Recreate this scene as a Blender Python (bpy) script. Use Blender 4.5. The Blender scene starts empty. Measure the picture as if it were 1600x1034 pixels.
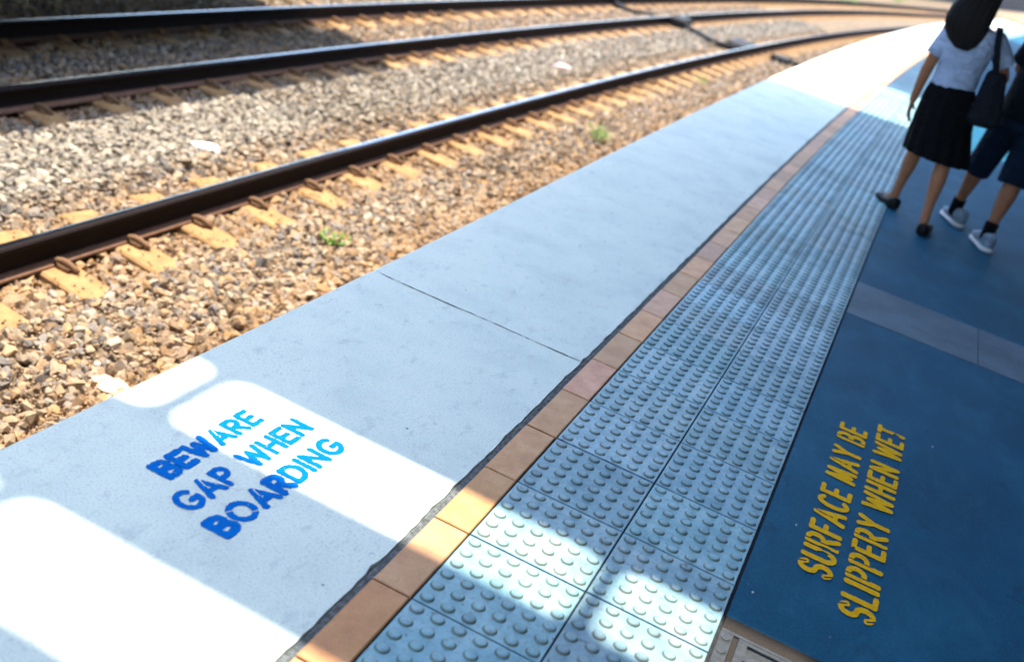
import bpy, bmesh, math, random
import numpy as np
from mathutils import Vector, Matrix

random.seed(7)
rng = np.random.default_rng(11)
scene = bpy.context.scene
COL = scene.collection

# ------------------------------------------------------------------ camera
CAM = Vector((0.5421, -1.8069, 1.4778))
YAW, PIT, ROL = -0.27371, 0.41306, 0.30412
F = Vector((math.sin(YAW)*math.cos(PIT), math.cos(YAW)*math.cos(PIT), -math.sin(PIT)))
R0 = Vector((math.cos(YAW), -math.sin(YAW), 0))
U0 = R0.cross(F)
RV = math.cos(ROL)*R0 + math.sin(ROL)*U0
UV = -math.sin(ROL)*R0 + math.cos(ROL)*U0
cam = bpy.data.cameras.new('camera')
camo = bpy.data.objects.new('camera', cam)
COL.objects.link(camo)
M = Matrix((RV, UV, -F)).transposed().to_4x4()
M.translation = CAM
camo.matrix_world = M
cam.sensor_width = 36.0
cam.lens = 1729.53/1600*36.0
cam.clip_start, cam.clip_end = 0.05, 2000
cam.dof.use_dof = True
cam.dof.focus_distance = 3.05
cam.dof.aperture_fstop = 2.2
cam.dof.aperture_blades = 8
scene.camera = camo

# ------------------------------------------------------------------ sun, sky, exposure
SUN = Vector((-0.10, 0.12, 1.0)).normalized()
world = bpy.data.worlds.new('World')
scene.world = world
world.use_nodes = True
wn = world.node_tree
bg = wn.nodes['Background']
sky = wn.nodes.new('ShaderNodeTexSky')
sky.sky_type = 'NISHITA'
sky.sun_disc = False
sky.sun_elevation = math.asin(SUN.z)
sky.sun_rotation = math.atan2(SUN.x, SUN.y)
sky.air_density = 1.0
sky.dust_density = 1.0
sky.ozone_density = 0.5
wn.links.new(sky.outputs[0], bg.inputs[0])
bg.inputs[1].default_value = 0.15
sl = bpy.data.lights.new('sun', 'SUN')
sl.energy = 2.0
sl.angle = math.radians(0.6)
sl.color = (1.0, 0.90, 0.74)
so = bpy.data.objects.new('sun', sl)
COL.objects.link(so)
so.rotation_euler = SUN.to_track_quat('Z', 'Y').to_euler()
so.location = (0, 0, 20)
vs = scene.view_settings
vs.view_transform = 'Standard'
vs.look = 'None'
vs.gamma = 1.0
vs.exposure = 2.6

# ------------------------------------------------------------------ helpers
def tag(o, label=None, cat=None, group=None, kind=None):
    if label: o['label'] = label
    if cat: o['category'] = cat
    if group: o['group'] = group
    if kind: o['kind'] = kind
    return o

def dx(y):
    """sideways shift of everything that runs along the line (it bends right)"""
    y = np.asarray(y, float)
    a = np.clip(y - 4.0, 0, 44)
    return 0.00165*a*a + np.clip(y - 48.0, 0, None)*2*0.00165*44

def dxf(y): return float(dx(y))

class MB:
    def __init__(s): s.v = []; s.f = []; s.m = []; s.c = []
    def vert(s, p, c=(1, 1, 1)): s.v.append(tuple(p)); s.c.append(c); return len(s.v)-1
    def face(s, idx, m=0): s.f.append(tuple(idx)); s.m.append(m)
    def quad(s, a, b, c, d, m=0, col=(1, 1, 1)):
        i = [s.vert(p, col) for p in (a, b, c, d)]; s.face(i, m)
    def hexa(s, p, m=0, col=(1, 1, 1)):
        """8 points: bottom 4 counterclockwise, top 4"""
        i = [s.vert(q, col) for q in p]
        for f in ((3, 2, 1, 0), (4, 5, 6, 7), (0, 1, 5, 4), (1, 2, 6, 5), (2, 3, 7, 6), (3, 0, 4, 7)):
            s.face([i[k] for k in f], m)
    def box(s, x0, x1, y0, y1, z0, z1, m=0, col=(1, 1, 1)):
        s.hexa([(x0, y0, z0), (x1, y0, z0), (x1, y1, z0), (x0, y1, z0), (x0, y0, z1), (x1, y0, z1), (x1, y1, z1), (x0, y1, z1)], m, col)
    def loft(s, rings, m=0, cap0=True, cap1=True, col=(1, 1, 1)):
        idx = [[s.vert(p, col) for p in r] for r in rings]
        n = len(idx[0])
        for a, b in zip(idx[:-1], idx[1:]):
            for k in range(n): s.face((a[k], a[(k+1) % n], b[(k+1) % n], b[k]), m)
        if cap0: s.face(idx[0][::-1], m)
        if cap1: s.face(idx[-1], m)
    def tube(s, pts, r, n=8, m=0, col=(1, 1, 1)):
        pts = [Vector(p) for p in pts]; rings = []
        for i, p in enumerate(pts):
            t = (pts[min(i+1, len(pts)-1)] - pts[max(i-1, 0)]).normalized()
            a = t.cross(Vector((0, 0, 1)))
            if a.length < .01: a = t.cross(Vector((1, 0, 0)))
            a.normalize(); b = t.cross(a)
            rr = r[i] if isinstance(r, (list, tuple)) else r
            rings.append([p + rr*(a*math.cos(2*math.pi*k/n) + b*math.sin(2*math.pi*k/n)) for k in range(n)])
        s.loft(rings, m, col=col)
    def build(s, name, mats, parent=None, smooth=False, loc=None):
        me = bpy.data.meshes.new(name)
        v = s.v if loc is None else [(p[0]-loc[0], p[1]-loc[1], p[2]-loc[2]) for p in s.v]
        me.from_pydata(v, [], s.f)
        if not isinstance(mats, (list, tuple)): mats = [mats]
        for q in mats: me.materials.append(q)
        me.polygons.foreach_set('material_index', s.m)
        ca = me.color_attributes.new('Col', 'FLOAT_COLOR', 'POINT')
        ca.data.foreach_set('color', np.array([(*c, 1.0) for c in s.c], np.float32).ravel())
        bm = bmesh.new(); bm.from_mesh(me); bmesh.ops.recalc_face_normals(bm, faces=bm.faces); bm.to_mesh(me); bm.free()
        if smooth: me.polygons.foreach_set('use_smooth', [True]*len(me.polygons))
        return link(name, me, parent, loc)

def link(name, me, parent=None, loc=None):
    o = bpy.data.objects.new(name, me); COL.objects.link(o)
    if parent: o.parent = parent
    if loc is not None: o.location = loc
    return o

def np_mesh(name, V, T, colors, mat, smooth=False):
    """triangle mesh from arrays"""
    me = bpy.data.meshes.new(name)
    me.vertices.add(len(V)); me.vertices.foreach_set('co', V.astype(np.float32).ravel())
    me.loops.add(T.size); me.loops.foreach_set('vertex_index', T.astype(np.int32).ravel())
    n = T.shape[1]
    me.polygons.add(len(T)); me.polygons.foreach_set('loop_start', np.arange(0, T.size, n, dtype=np.int32))
    me.polygons.foreach_set('use_smooth', np.full(len(T), smooth))
    me.update(calc_edges=True)
    me.materials.append(mat)
    if colors is not None:
        ca = me.color_attributes.new('Col', 'FLOAT_COLOR', 'POINT')
        C = np.ones((len(V), 4), np.float32); C[:, :3] = colors
        ca.data.foreach_set('color', C.ravel())
    return me

# ------------------------------------------------------------------ materials
def mat(name, rough=.7, spec=.3, metal=0.0):
    m = bpy.data.materials.new(name); m.use_nodes = True
    nt = m.node_tree; b = nt.nodes['Principled BSDF']
    b.inputs['Roughness'].default_value = rough
    b.inputs['Specular IOR Level'].default_value = spec
    b.inputs['Metallic'].default_value = metal
    return m, nt, b

def N(nt, t, **kw):
    n = nt.nodes.new(t)
    for k, v in kw.items(): setattr(n, k, v)
    return n

def noise(nt, vec, scale, detail=4, rough=.6, out='Fac', dist=0.0):
    n = N(nt, 'ShaderNodeTexNoise'); n.inputs['Scale'].default_value = scale
    n.inputs['Detail'].default_value = detail; n.inputs['Roughness'].default_value = rough
    n.inputs['Distortion'].default_value = dist
    nt.links.new(vec, n.inputs['Vector'])
    return n.outputs[out]

def ramp(nt, fac, stops):
    r = N(nt, 'ShaderNodeValToRGB')
    e = r.color_ramp.elements
    while len(e) > 1: e.remove(e[-1])
    for i, (p, c) in enumerate(stops):
        k = e[0] if i == 0 else e.new(p)
        k.position = p
        if isinstance(c, (int, float)): c = (c, c, c)
        k.color = (*c, 1)
    nt.links.new(fac, r.inputs[0])
    return r.outputs['Color']

def mix(nt, fac, a, b, mode='MIX'):
    n = N(nt, 'ShaderNodeMix', data_type='RGBA', blend_type=mode)
    for sock, v in ((n.inputs[0], fac), (n.inputs[6], a), (n.inputs[7], b)):
        if isinstance(v, bpy.types.NodeSocket): nt.links.new(v, sock)
        elif isinstance(v, (int, float)): sock.default_value = v
        else: sock.default_value = (*v, 1)
    return n.outputs[2]

def bump(nt, b, height, strength=.3, dist=.01):
    n = N(nt, 'ShaderNodeBump'); n.inputs['Strength'].default_value = strength
    n.inputs['Distance'].default_value = dist
    nt.links.new(height, n.inputs['Height']); nt.links.new(n.outputs[0], b.inputs['Normal'])

def pos(nt, scale=None):
    p = N(nt, 'ShaderNodeNewGeometry').outputs['Position']
    if scale:
        v = N(nt, 'ShaderNodeVectorMath', operation='MULTIPLY'); v.inputs[1].default_value = scale
        nt.links.new(p, v.inputs[0]); return v.outputs[0]
    return p

def vcol(nt):
    a = N(nt, 'ShaderNodeVertexColor'); a.layer_name = 'Col'; return a.outputs['Color']

def simple(name, c, rough=.7, spec=.3, metal=0., var=.25, scale=30, bmp=0.):
    m, nt, b = mat(name, rough, spec, metal)
    p = pos(nt)
    f = noise(nt, p, scale, 5)
    lo = [x*(1-var) for x in c]; hi = [min(1, x*(1+var)) for x in c]
    nt.links.new(ramp(nt, f, [(.3, lo), (.7, hi)]), b.inputs['Base Color'])
    if bmp: bump(nt, b, f, bmp, .005)
    return m

# white painted platform edge
def m_white():
    m, nt, b = mat('white_painted_concrete', .75, .25)
    p = pos(nt)
    big = ramp(nt, noise(nt, p, 3.5, 6, .62), [(.30, (.56, .655, .605)), (.5, (.65, .745, .67)), (.7, (.70, .785, .70))])
    fine = ramp(nt, noise(nt, p, 170, 4, .75), [(.30, .66), (.50, 1.0)])
    c = mix(nt, 1.0, big, fine, 'MULTIPLY')
    # scuffs: soft dirty marks
    sm = ramp(nt, noise(nt, pos(nt, (1, .55, 1)), 21, 6, .72, dist=.3), [(.55, 0.), (.70, .5)])
    c = mix(nt, sm, c, (.36, .42, .44))
    gr = ramp(nt, noise(nt, p, 62, 4, .75), [(.57, 0.), (.68, .75)])
    grm = ramp(nt, noise(nt, p, 5.3, 3, .6), [(.5, 0.), (.66, 1.)])
    c = mix(nt, mix(nt, 1., gr, grm, 'MULTIPLY'), c, (.30, .34, .38))
    # pits
    fl = ramp(nt, noise(nt, p, 95, 3, .8), [(.655, 0.), (.70, .8)])
    c = mix(nt, fl, c, (.22, .25, .26))
    vo = N(nt, 'ShaderNodeTexVoronoi'); vo.inputs['Scale'].default_value = 13
    nt.links.new(p, vo.inputs['Vector'])
    pit = ramp(nt, vo.outputs['Distance'], [(.045, .85), (.075, 0.)])
    pm = ramp(nt, vo.outputs['Color'], [(.66, 0.), (.68, 1.)])
    c = mix(nt, mix(nt, 1., pit, pm, 'MULTIPLY'), c, (.10, .11, .13))
    nt.links.new(c, b.inputs['Base Color'])
    bump(nt, b, noise(nt, p, 120, 5, .65), .25, .004)
    return m

def m_tact():
    m, nt, b = mat('tactile_tile', .55, .4)
    p = pos(nt)
    base = ramp(nt, noise(nt, p, 9, 6, .65), [(.28, (.12, .28, .345)), (.52, (.225, .42, .485)), (.74, (.34, .51, .555))])
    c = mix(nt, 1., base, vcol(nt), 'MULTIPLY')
    dirt = ramp(nt, noise(nt, p, 70, 5, .7), [(.50, 0.), (.70, .65)])
    c = mix(nt, dirt, c, (.15, .18, .19))
    sp = ramp(nt, noise(nt, p, 24, 3, .7), [(.64, 0.), (.70, .8)])
    c = mix(nt, sp, c, (.10, .12, .13))
    nt.links.new(c, b.inputs['Base Color'])
    bump(nt, b, noise(nt, p, 260, 4, .7), .3, .003)
    return m

def m_coping():
    m, nt, b = mat('ochre_coping_tile', .6, .35)
    p = pos(nt)
    base = ramp(nt, noise(nt, p, 12, 6, .65), [(.3, (.46, .225, .098)), (.5, (.56, .285, .128)), (.75, (.63, .36, .19))])
    c = mix(nt, 1., base, vcol(nt), 'MULTIPLY')
    sp = ramp(nt, noise(nt, p, 170, 3, .75), [(.58, 0.), (.68, .75)])
    c = mix(nt, sp, c, (.17, .12, .10))
    nt.links.new(c, b.inputs['Base Color'])
    bump(nt, b, noise(nt, p, 200, 4, .7), .3, .003)
    return m

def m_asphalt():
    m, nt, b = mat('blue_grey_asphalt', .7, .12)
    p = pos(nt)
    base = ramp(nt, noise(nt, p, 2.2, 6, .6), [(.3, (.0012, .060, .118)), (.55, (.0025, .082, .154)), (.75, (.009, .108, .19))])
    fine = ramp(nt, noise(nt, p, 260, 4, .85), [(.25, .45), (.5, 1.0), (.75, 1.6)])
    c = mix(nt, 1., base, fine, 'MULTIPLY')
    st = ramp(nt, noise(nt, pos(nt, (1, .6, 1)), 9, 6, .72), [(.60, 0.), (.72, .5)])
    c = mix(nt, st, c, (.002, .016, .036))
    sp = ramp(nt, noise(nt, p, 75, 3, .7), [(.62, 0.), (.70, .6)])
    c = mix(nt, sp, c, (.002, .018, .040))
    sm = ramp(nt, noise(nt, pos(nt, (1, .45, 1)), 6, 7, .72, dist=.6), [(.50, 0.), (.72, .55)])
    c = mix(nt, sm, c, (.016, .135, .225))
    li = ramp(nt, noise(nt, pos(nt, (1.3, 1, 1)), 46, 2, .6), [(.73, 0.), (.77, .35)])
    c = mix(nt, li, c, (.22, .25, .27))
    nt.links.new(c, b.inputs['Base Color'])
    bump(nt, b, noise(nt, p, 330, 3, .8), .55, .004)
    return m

def m_band():
    m, nt, b = mat('granular_paving', .8, .2)
    p = pos(nt)
    base = ramp(nt, noise(nt, p, 150, 4, .8), [(.3, (.045, .09, .125)), (.5, (.10, .155, .20)), (.7, (.19, .24, .28))])
    st = ramp(nt, noise(nt, p, 4, 5, .6), [(.4, .8), (.7, 1.1)])
    nt.links.new(mix(nt, 1., base, st, 'MULTIPLY'), b.inputs['Base Color'])
    bump(nt, b, noise(nt, p, 150, 4, .8), .4, .004)
    return m

def m_stone():
    m, nt, b = mat('ballast_stone', .85, .2)
    p = pos(nt)
    f = ramp(nt, noise(nt, p, 85, 5, .7), [(.3, .72), (.5, 1.), (.7, 1.22)])
    nt.links.new(mix(nt, 1., vcol(nt), f, 'MULTIPLY'), b.inputs['Base Color'])
    bump(nt, b, noise(nt, p, 160, 4, .7), .5, .004)
    return m

def m_bed():
    m, nt, b = mat('ballast_bed', .95, .1)
    p = pos(nt)
    vo = N(nt, 'ShaderNodeTexVoronoi'); vo.inputs['Scale'].default_value = 21
    nt.links.new(p, vo.inputs['Vector'])
    c = ramp(nt, vo.outputs['Color'], [(.1, (.11, .075, .045)), (.5, (.17, .12, .075)), (.9, (.23, .17, .11))])
    nt.links.new(mix(nt, 1., c, vcol(nt), 'MULTIPLY'), b.inputs['Base Color'])
    bump(nt, b, vo.outputs['Distance'], .8, .02)
    return m

def m_sleeper():
    m, nt, b = mat('dusty_sleeper_concrete', .85, .2)
    p = pos(nt)
    base = ramp(nt, noise(nt, p, 8, 6, .65), [(.3, (.24, .135, .055)), (.55, (.335, .20, .085)), (.78, (.42, .28, .145))])
    f = ramp(nt, noise(nt, p, 120, 4, .75), [(.3, .75), (.6, 1.05)])
    nt.links.new(mix(nt, 1., base, f, 'MULTIPLY'), b.inputs['Base Color'])
    bump(nt, b, noise(nt, p, 110, 5, .7), .35, .004)
    return m

def m_rail():
    m, nt, b = mat('rusty_rail_steel_shaded', .8, .15)
    p = pos(nt)
    f = noise(nt, p, 40, 5, .7)
    nt.links.new(ramp(nt, f, [(.3, (.006, .0035, .003)), (.7, (.015, .008, .006))]), b.inputs['Base Color'])  # rust taken near black: shade below the rail head put into the colour
    bump(nt, b, f, .3, .003)
    return m

def m_railfoot():
    m, nt, b = mat('rusty_rail_foot_sunlit', .85, .15)
    f = noise(nt, pos(nt), 30, 5, .7)
    nt.links.new(ramp(nt, f, [(.3, (.10, .052, .032)), (.7, (.17, .092, .056))]), b.inputs['Base Color'])  # lighter copy of the rust: sunlight on the foot put into the colour
    return m

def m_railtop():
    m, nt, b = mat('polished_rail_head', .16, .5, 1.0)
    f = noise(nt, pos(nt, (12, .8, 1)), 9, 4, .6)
    nt.links.new(ramp(nt, f, [(.3, (.085, .13, .21)), (.7, (.12, .175, .27))]), b.inputs['Base Color'])  # blue of the reflected sky tinted into the steel colour
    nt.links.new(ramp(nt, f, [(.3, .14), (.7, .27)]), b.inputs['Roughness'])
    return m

def m_paint(name, lo, hi):
    m, nt, b = mat(name, .75, .03)
    p = pos(nt)
    f = noise(nt, p, 60, 5, .7)
    nt.links.new(ramp(nt, f, [(.35, lo), (.65, hi)]), b.inputs['Base Color'])
    bump(nt, b, noise(nt, p, 200, 4, .7), .3, .003)
    return m

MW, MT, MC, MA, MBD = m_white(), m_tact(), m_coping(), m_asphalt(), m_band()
MS, MBED, MSL = m_stone(), m_bed(), m_sleeper()
MR, MRF, MRT = m_rail(), m_railfoot(), m_railtop()
MBLUE = m_paint('blue_stencil_paint', (.0, .115, .44), (.0005, .15, .53))
MYEL = m_paint('yellow_stencil_paint', (.66, .34, .008), (.82, .46, .012))
MGROUT = simple('dark_joint_filler', (.11, .125, .13), .9, .2, var=.6, scale=90, bmp=.8)
MMORTAR = simple('tile_joint_mortar', (.03, .032, .035), .95, .1, var=.4, scale=80)
MBODY = simple('platform_wall_concrete', (.30, .28, .25), .9, .2, var=.2, scale=6, bmp=.2)
MEARTH = simple('earth', (.23, .17, .11), .95, .1, var=.3, scale=2)
MCLIP = simple('rusty_clip_steel', (.16, .085, .04), .75, .3, var=.35, scale=60, bmp=.3)
MRUB = simple('black_cable_rubber', (.009, .009, .010), .7, .3, var=.3)
MROOF = simple('canopy_sheet', (.05, .055, .06), .6, .3, var=.1, scale=3)
MSTEEL = simple('painted_steel', (.18, .20, .22), .5, .4, var=.1, scale=4)

# ------------------------------------------------------------------ ground and track bed
bm_ = MB()
bm_.quad((-400, -200, -1.32), (400, -200, -1.32), (400, 600, -1.32), (-400, 600, -1.32))
tag(bm_.build('ground', MEARTH), kind='structure')

RAIL_X = [-1.80, -3.07, -4.83, -6.02]        # rail centrelines at y = 0
RT, RB = -0.95, -1.112                        # rail top and foot underside
SLT = -1.113                                  # sleeper top
TRK = [(-2.435, 1.02), (-5.42, 1.02)]          # track centre, half sleeper length
SROT = -0.17

def surf(xr):
    """ballast height at an offset from the line"""
    z = np.full_like(xr, -1.098)
    for a, b_, lvl in ((-3.58, -2.66, -1.142), (-6.35, -5.66, -1.140), (-5.06, -4.48, -1.140)):
        w = np.clip(np.minimum(xr - a, b_ - xr)/.10 + .5, 0, 1)
        z = z*(1-w) + lvl*w
    z = np.where(xr < -6.6, -1.098 - np.clip(-6.6-xr, 0, 3)*.02, z)
    return z

xs = np.arange(-13, -.88, .08); ys = np.concatenate([np.arange(-4, 20, .12), np.arange(20, 90, .5)])
X, Y = np.meshgrid(xs, ys)
Z = surf(X) - .018 + rng.normal(0, .006, X.shape)
V = np.stack([X + dx(Y), Y, Z], -1).reshape(-1, 3)
nx = len(xs); ii = np.arange(len(ys)-1)[:, None]*nx + np.arange(nx-1)[None]
Q = np.stack([ii, ii+1, ii+nx+1, ii+nx], -1).reshape(-1, 4)
def rust(xr):
    d = np.min([np.abs(xr - r) for r in RAIL_X], axis=0)
    return np.exp(-(d/.36)**2)*.85
rr = rust(X).reshape(-1, 1)
bedc = (1-rr)*np.array([[.95, 1.0, 1.05]]) + rr*np.array([[1.25, .92, .62]])
tag(link('track_bed', np_mesh('track_bed', V, Q, bedc, MBED)), kind='structure')

# sleepers' rows
def sleeper_ys():
    out = [.0, .56, 1.13, 1.70, 2.26, 2.80, 3.36, 3.94, 4.60]
    while out[-1] < 58: out.append(out[-1] + .605 + random.uniform(-.02, .02))
    return out
SY = [sleeper_ys(), [y + .22 for y in sleeper_ys()]]

def in_sleeper(x, y):
    """exposed sleeper tops stay clear of stones"""
    hit = np.zeros(len(x), bool)
    xr = x - dx(y)
    for (cx, hl), rows, ex in zip(TRK, SY, (((-3.52, -2.70),), ((-6.25, -5.70), (-5.02, -4.52)))):
        rows = np.array(rows)
        yy = y - (xr - cx)*math.tan(SROT)
        k = np.clip(np.searchsorted(rows, yy), 1, len(rows)-1)
        d = np.minimum(np.abs(yy - rows[k]), np.abs(yy - rows[k-1]))
        e = np.zeros(len(x), bool)
        for a, b_ in ex: e |= (xr > a) & (xr < b_)
        hit |= (d < .122) & e & (np.abs(xr - cx) < hl + .02)
    return hit

# crushed-rock shapes
def rocks(n, npts):
    out = []
    for k in range(n):
        bm = bmesh.new()
        p = rng.normal(size=(npts, 3)); p /= np.linalg.norm(p, axis=1)[:, None]
        p *= rng.uniform(.75, 1.1, (npts, 1))
        p *= np.array([rng.uniform(.9, 1.25), rng.uniform(.75, 1.0), rng.uniform(.5, .85)])
        for q in p: bm.verts.new(q)
        r = bmesh.ops.convex_hull(bm, input=bm.verts)
        bmesh.ops.delete(bm, geom=[g for g in r['geom_interior'] if isinstance(g, bmesh.types.BMVert)], context='VERTS')
        bmesh.ops.triangulate(bm, faces=bm.faces)
        bm.verts.index_update()
        out.append((np.array([v.co[:] for v in bm.verts]), np.array([[v.index for v in f.verts] for f in bm.faces])))
        bm.free()
    return out
ROCK_HI, ROCK_LO = rocks(40, 15), rocks(24, 9)

def scatter(x0, x1, y0, y1, dens, smin, smax, shapes, lift):
    n = int((x1-x0)*(y1-y0)*dens)
    xr = rng.uniform(x0, x1, n); y = rng.uniform(y0, y1, n); x = xr + dx(y)
    near_rail = np.min([np.abs(xr - r) for r in RAIL_X], axis=0) < .067
    onsl = in_sleeper(x, y)
    keep = (~onsl | (rng.random(n) < .06)) & ~near_rail
    xr, x, y, onsl = xr[keep], x[keep], y[keep], onsl[keep]; n = len(x)
    sz = smin + (smax - smin)*rng.beta(1.6, 2.6, n)
    sz = np.where(onsl, rng.uniform(.006, .013, n), sz)
    z = surf(xr) + rng.uniform(-.022, lift, n)
    z = np.where(onsl, SLT + .003, z)
    ru = rust(xr)
    pal = np.array([(.30, .232, .158), (.225, .20, .172), (.34, .25, .165), (.165, .15, .138), (.34, .225, .125), (.27, .215, .152), (.38, .31, .23), (.20, .14, .092)])
    c = pal[rng.integers(0, len(pal), n)]*rng.uniform(.8, 1.2, (n, 1))
    pr = (ru*rng.uniform(.2, 1., n) + (rng.random(n) < .12)*.35).clip(0, .85)[:, None]
    c = c*(1-pr) + pr*np.array([(.36, .20, .078)])*rng.uniform(.7, 1.1, (n, 1))
    # stones towards the second track are greyer and paler
    g = (np.clip((-3.5 - xr)/.3, 0, 1)*np.clip((xr + 4.75)/.25, 0, 1))[:, None]
    gc = np.mean(c, 1, keepdims=True)*np.array([(1.2, 1.10, .90)])*1.15
    c = c*(1-.7*g) + .7*g*gc
    # random rotations
    q = rng.normal(size=(n, 4)); q /= np.linalg.norm(q, axis=1)[:, None]
    a, b_, cc, d = q.T
    Rm = np.stack([np.stack([1-2*(cc*cc+d*d), 2*(b_*cc-a*d), 2*(b_*d+a*cc)], -1),
                   np.stack([2*(b_*cc+a*d), 1-2*(b_*b_+d*d), 2*(cc*d-a*b_)], -1),
                   np.stack([2*(b_*d-a*cc), 2*(cc*d+a*b_), 1-2*(b_*b_+cc*cc)], -1)], 1)
    which = rng.integers(0, len(shapes), n)
    Vs, Ts, Cs, off = [], [], [], 0
    for k, (sv, st) in enumerate(shapes):
        w = np.where(which == k)[0]
        if not len(w): continue
        vv = np.einsum('nij,kj->nki', Rm[w], sv)*sz[w][:, None, None] + np.stack([x[w], y[w], z[w]], -1)[:, None]
        tt = st[None] + (np.arange(len(w))*len(sv))[:, None, None] + off
        Vs.append(vv.reshape(-1, 3)); Ts.append(tt.reshape(-1, 3)); Cs.append(np.repeat(c[w], len(sv), 0))
        off += len(w)*len(sv)
    return np.concatenate(Vs), np.concatenate(Ts), np.concatenate(Cs)

parts = [scatter(-4.4, -.95, .3, 6.0, 1050, .016, .054, ROCK_HI, .014),
         scatter(-4.2, -1.5, .6, 5.2, 2600, .006, .016, ROCK_LO, .012),
         scatter(-7.2, -4.4, 2.0, 8.0, 700, .018, .048, ROCK_LO, .012),
         scatter(-4.4, -.95, 6.0, 13.0, 700, .018, .048, ROCK_LO, .014),
         scatter(-8.0, -4.4, 8.0, 16.0, 550, .020, .042, ROCK_LO, .014),
         scatter(-8.5, -.95, 13.0, 30.0, 260, .024, .05, ROCK_LO, .02)]
off = 0; AV, AT, AC = [], [], []
for v, t, c in parts:
    AV.append(v); AT.append(t + off); AC.append(c); off += len(v)
bs = link('ballast_stones', np_mesh('ballast_stones', np.concatenate(AV), np.concatenate(AT), np.concatenate(AC), MS))
tag(bs, 'crushed tan and grey stone ballast between the rails', 'ballast', kind='stuff')

# ------------------------------------------------------------------ rails
def rail(xc, label):
    prof = [(-.034, -.008), (-.026, .001), (-.012, .004), (.008, .004), (.026, .0), (.034, -.008), (.034, -.022), (.026, -.034), (.009, -.042), (.008, -.12),
            (.014, -.136), (.060, -.150), (.062, -.160), (-.062, -.160), (-.060, -.150), (-.014, -.136), (-.008, -.12), (-.009, -.042), (-.026, -.034), (-.034, -.022)]
    yy = np.concatenate([np.arange(-4, 8, 1.0), np.arange(8, 75, 1.0)])
    mb = MB(); idx = []
    for y in yy:
        idx.append([mb.vert((xc + px + dxf(y), y, RT - .004 + pz)) for px, pz in prof])
    n = len(prof)
    for a, b_ in zip(idx[:-1], idx[1:]):
        for k in range(n):
            m = 1 if k in (1, 2) else (2 if k in (10, 11, 13, 14) else 0)
            mb.face((a[k], a[(k+1) % n], b_[(k+1) % n], b_[k]), m)
    mb.face(idx[0]); mb.face(idx[-1][::-1])
    tag(mb.build('rail', [MR, MRT, MRF]), label, 'rail', 'steel rails of the two tracks')
rail(RAIL_X[0], 'steel rail tucked out of sight just below the white platform edge')
rail(RAIL_X[1], 'nearest visible steel rail with blue sky sheen along its dark side')
rail(RAIL_X[2], 'middle steel rail, nearer one of the partly shaded track')
rail(RAIL_X[3], 'farthest steel rail, on the far side of the partly shaded track')

# ------------------------------------------------------------------ sleepers with clips
def sleeper_mesh():
    mb = MB(); h = 1.02; w = .112
    secs = [(-h, w, 0), (-.75, w, 0), (-.45, w*.96, -.004), (.45, w*.96, -.004), (.75, w, 0), (h, w, 0)]
    rings = [[(x, -ww-.012, -.15), (x, ww+.012, -.15), (x, ww, dz-.012), (x, ww-.012, dz), (x, -ww+.012, dz), (x, -ww, dz-.012)] for x, ww, dz in secs]
    mb.loft(rings)
    o = mb.build('sleeper', MSL); return o
def clip_mb(sx):
    """bent spring clip with its cast shoulder, toe resting on the rail foot"""
    mb = MB()
    mb.loft([[(sx*(.085+.004*k), -.03, -.01), (sx*(.135-.004*k), -.03, -.01), (sx*(.135-.004*k), .03, -.01), (sx*(.085+.004*k), .03, -.01)] if k == 0 else
             [(sx*.070, -.024, .030), (sx*.150, -.020, .018), (sx*.150, .022, .018), (sx*.070, .024, .030)] for k in (0, 1)])
    pts = [(.046, -.006, .026), (.060, -.006, .034), (.085, -.003, .040), (.115, .002, .037), (.140, .006, .027), (.165, .010, .017), (.180, .014, .004)]
    mb.tube([(sx*a, b_, c) for a, b_, c in pts], [.014, .017, .018, .018, .017, .016, .013], 8)
    return mb
proto = sleeper_mesh()
cl_meshes = []
for sx in (1, -1):
    o = clip_mb(sx).build('rail_clip', MCLIP, smooth=True); cl_meshes.append(o.data); bpy.data.objects.remove(o)
first = True
for t, (cx, hl) in enumerate(TRK):
    for y in SY[t]:
        s = proto if first else proto.copy()
        if not first: COL.objects.link(s)
        first = False
        s.location = (cx + dxf(y), y, SLT + (0 if t == 0 else -.002))
        s.rotation_euler = (0, 0, SROT - math.atan(2*.00165*max(0, min(44, y-4))))
        if t == 0:
            lab = ('dusty orange sleeper under the nearest visible rail, close to the camera' if y < 5.2 else 'small blurred orange sleeper of the near track, far from the camera')
        else:
            lab = ('dark sleeper of the second track lying in shadow' if y < 9.4 else 'sunlit orange sleeper of the second track beyond the shadow')
        tag(s, lab, 'sleeper', 'sleepers of the near track' if t == 0 else 'sleepers of the second track')
        if y < 13:
            for rx in (RAIL_X[0:2] if t == 0 else RAIL_X[2:4]):
                for k, sx in enumerate((1, -1)):
                    c = bpy.data.objects.new('rail_clip', cl_meshes[k]); COL.objects.link(c); c.parent = s
                    c.location = ((rx - cx)/math.cos(SROT), 0, 0)
                    c.rotation_euler = (0, 0, -SROT)

# ------------------------------------------------------------------ platform
YA, YB = -2.4, 46.0
def ysteps(a, b_, near=.05, far=.5):
    out = [a]
    while out[-1] < b_ - 1e-6:
        out.append(min(b_, out[-1] + (near if out[-1] < 4 else (.15 if out[-1] < 12 else far))))
    return out
SLAB_R, SLAB_L = -.113, -.905
CRACK_Y = 1.437
def edge_l(y): return SLAB_L - .022*math.exp(-max(0., y+.3)/1.2) + dxf(y)
mb = MB()
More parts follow.
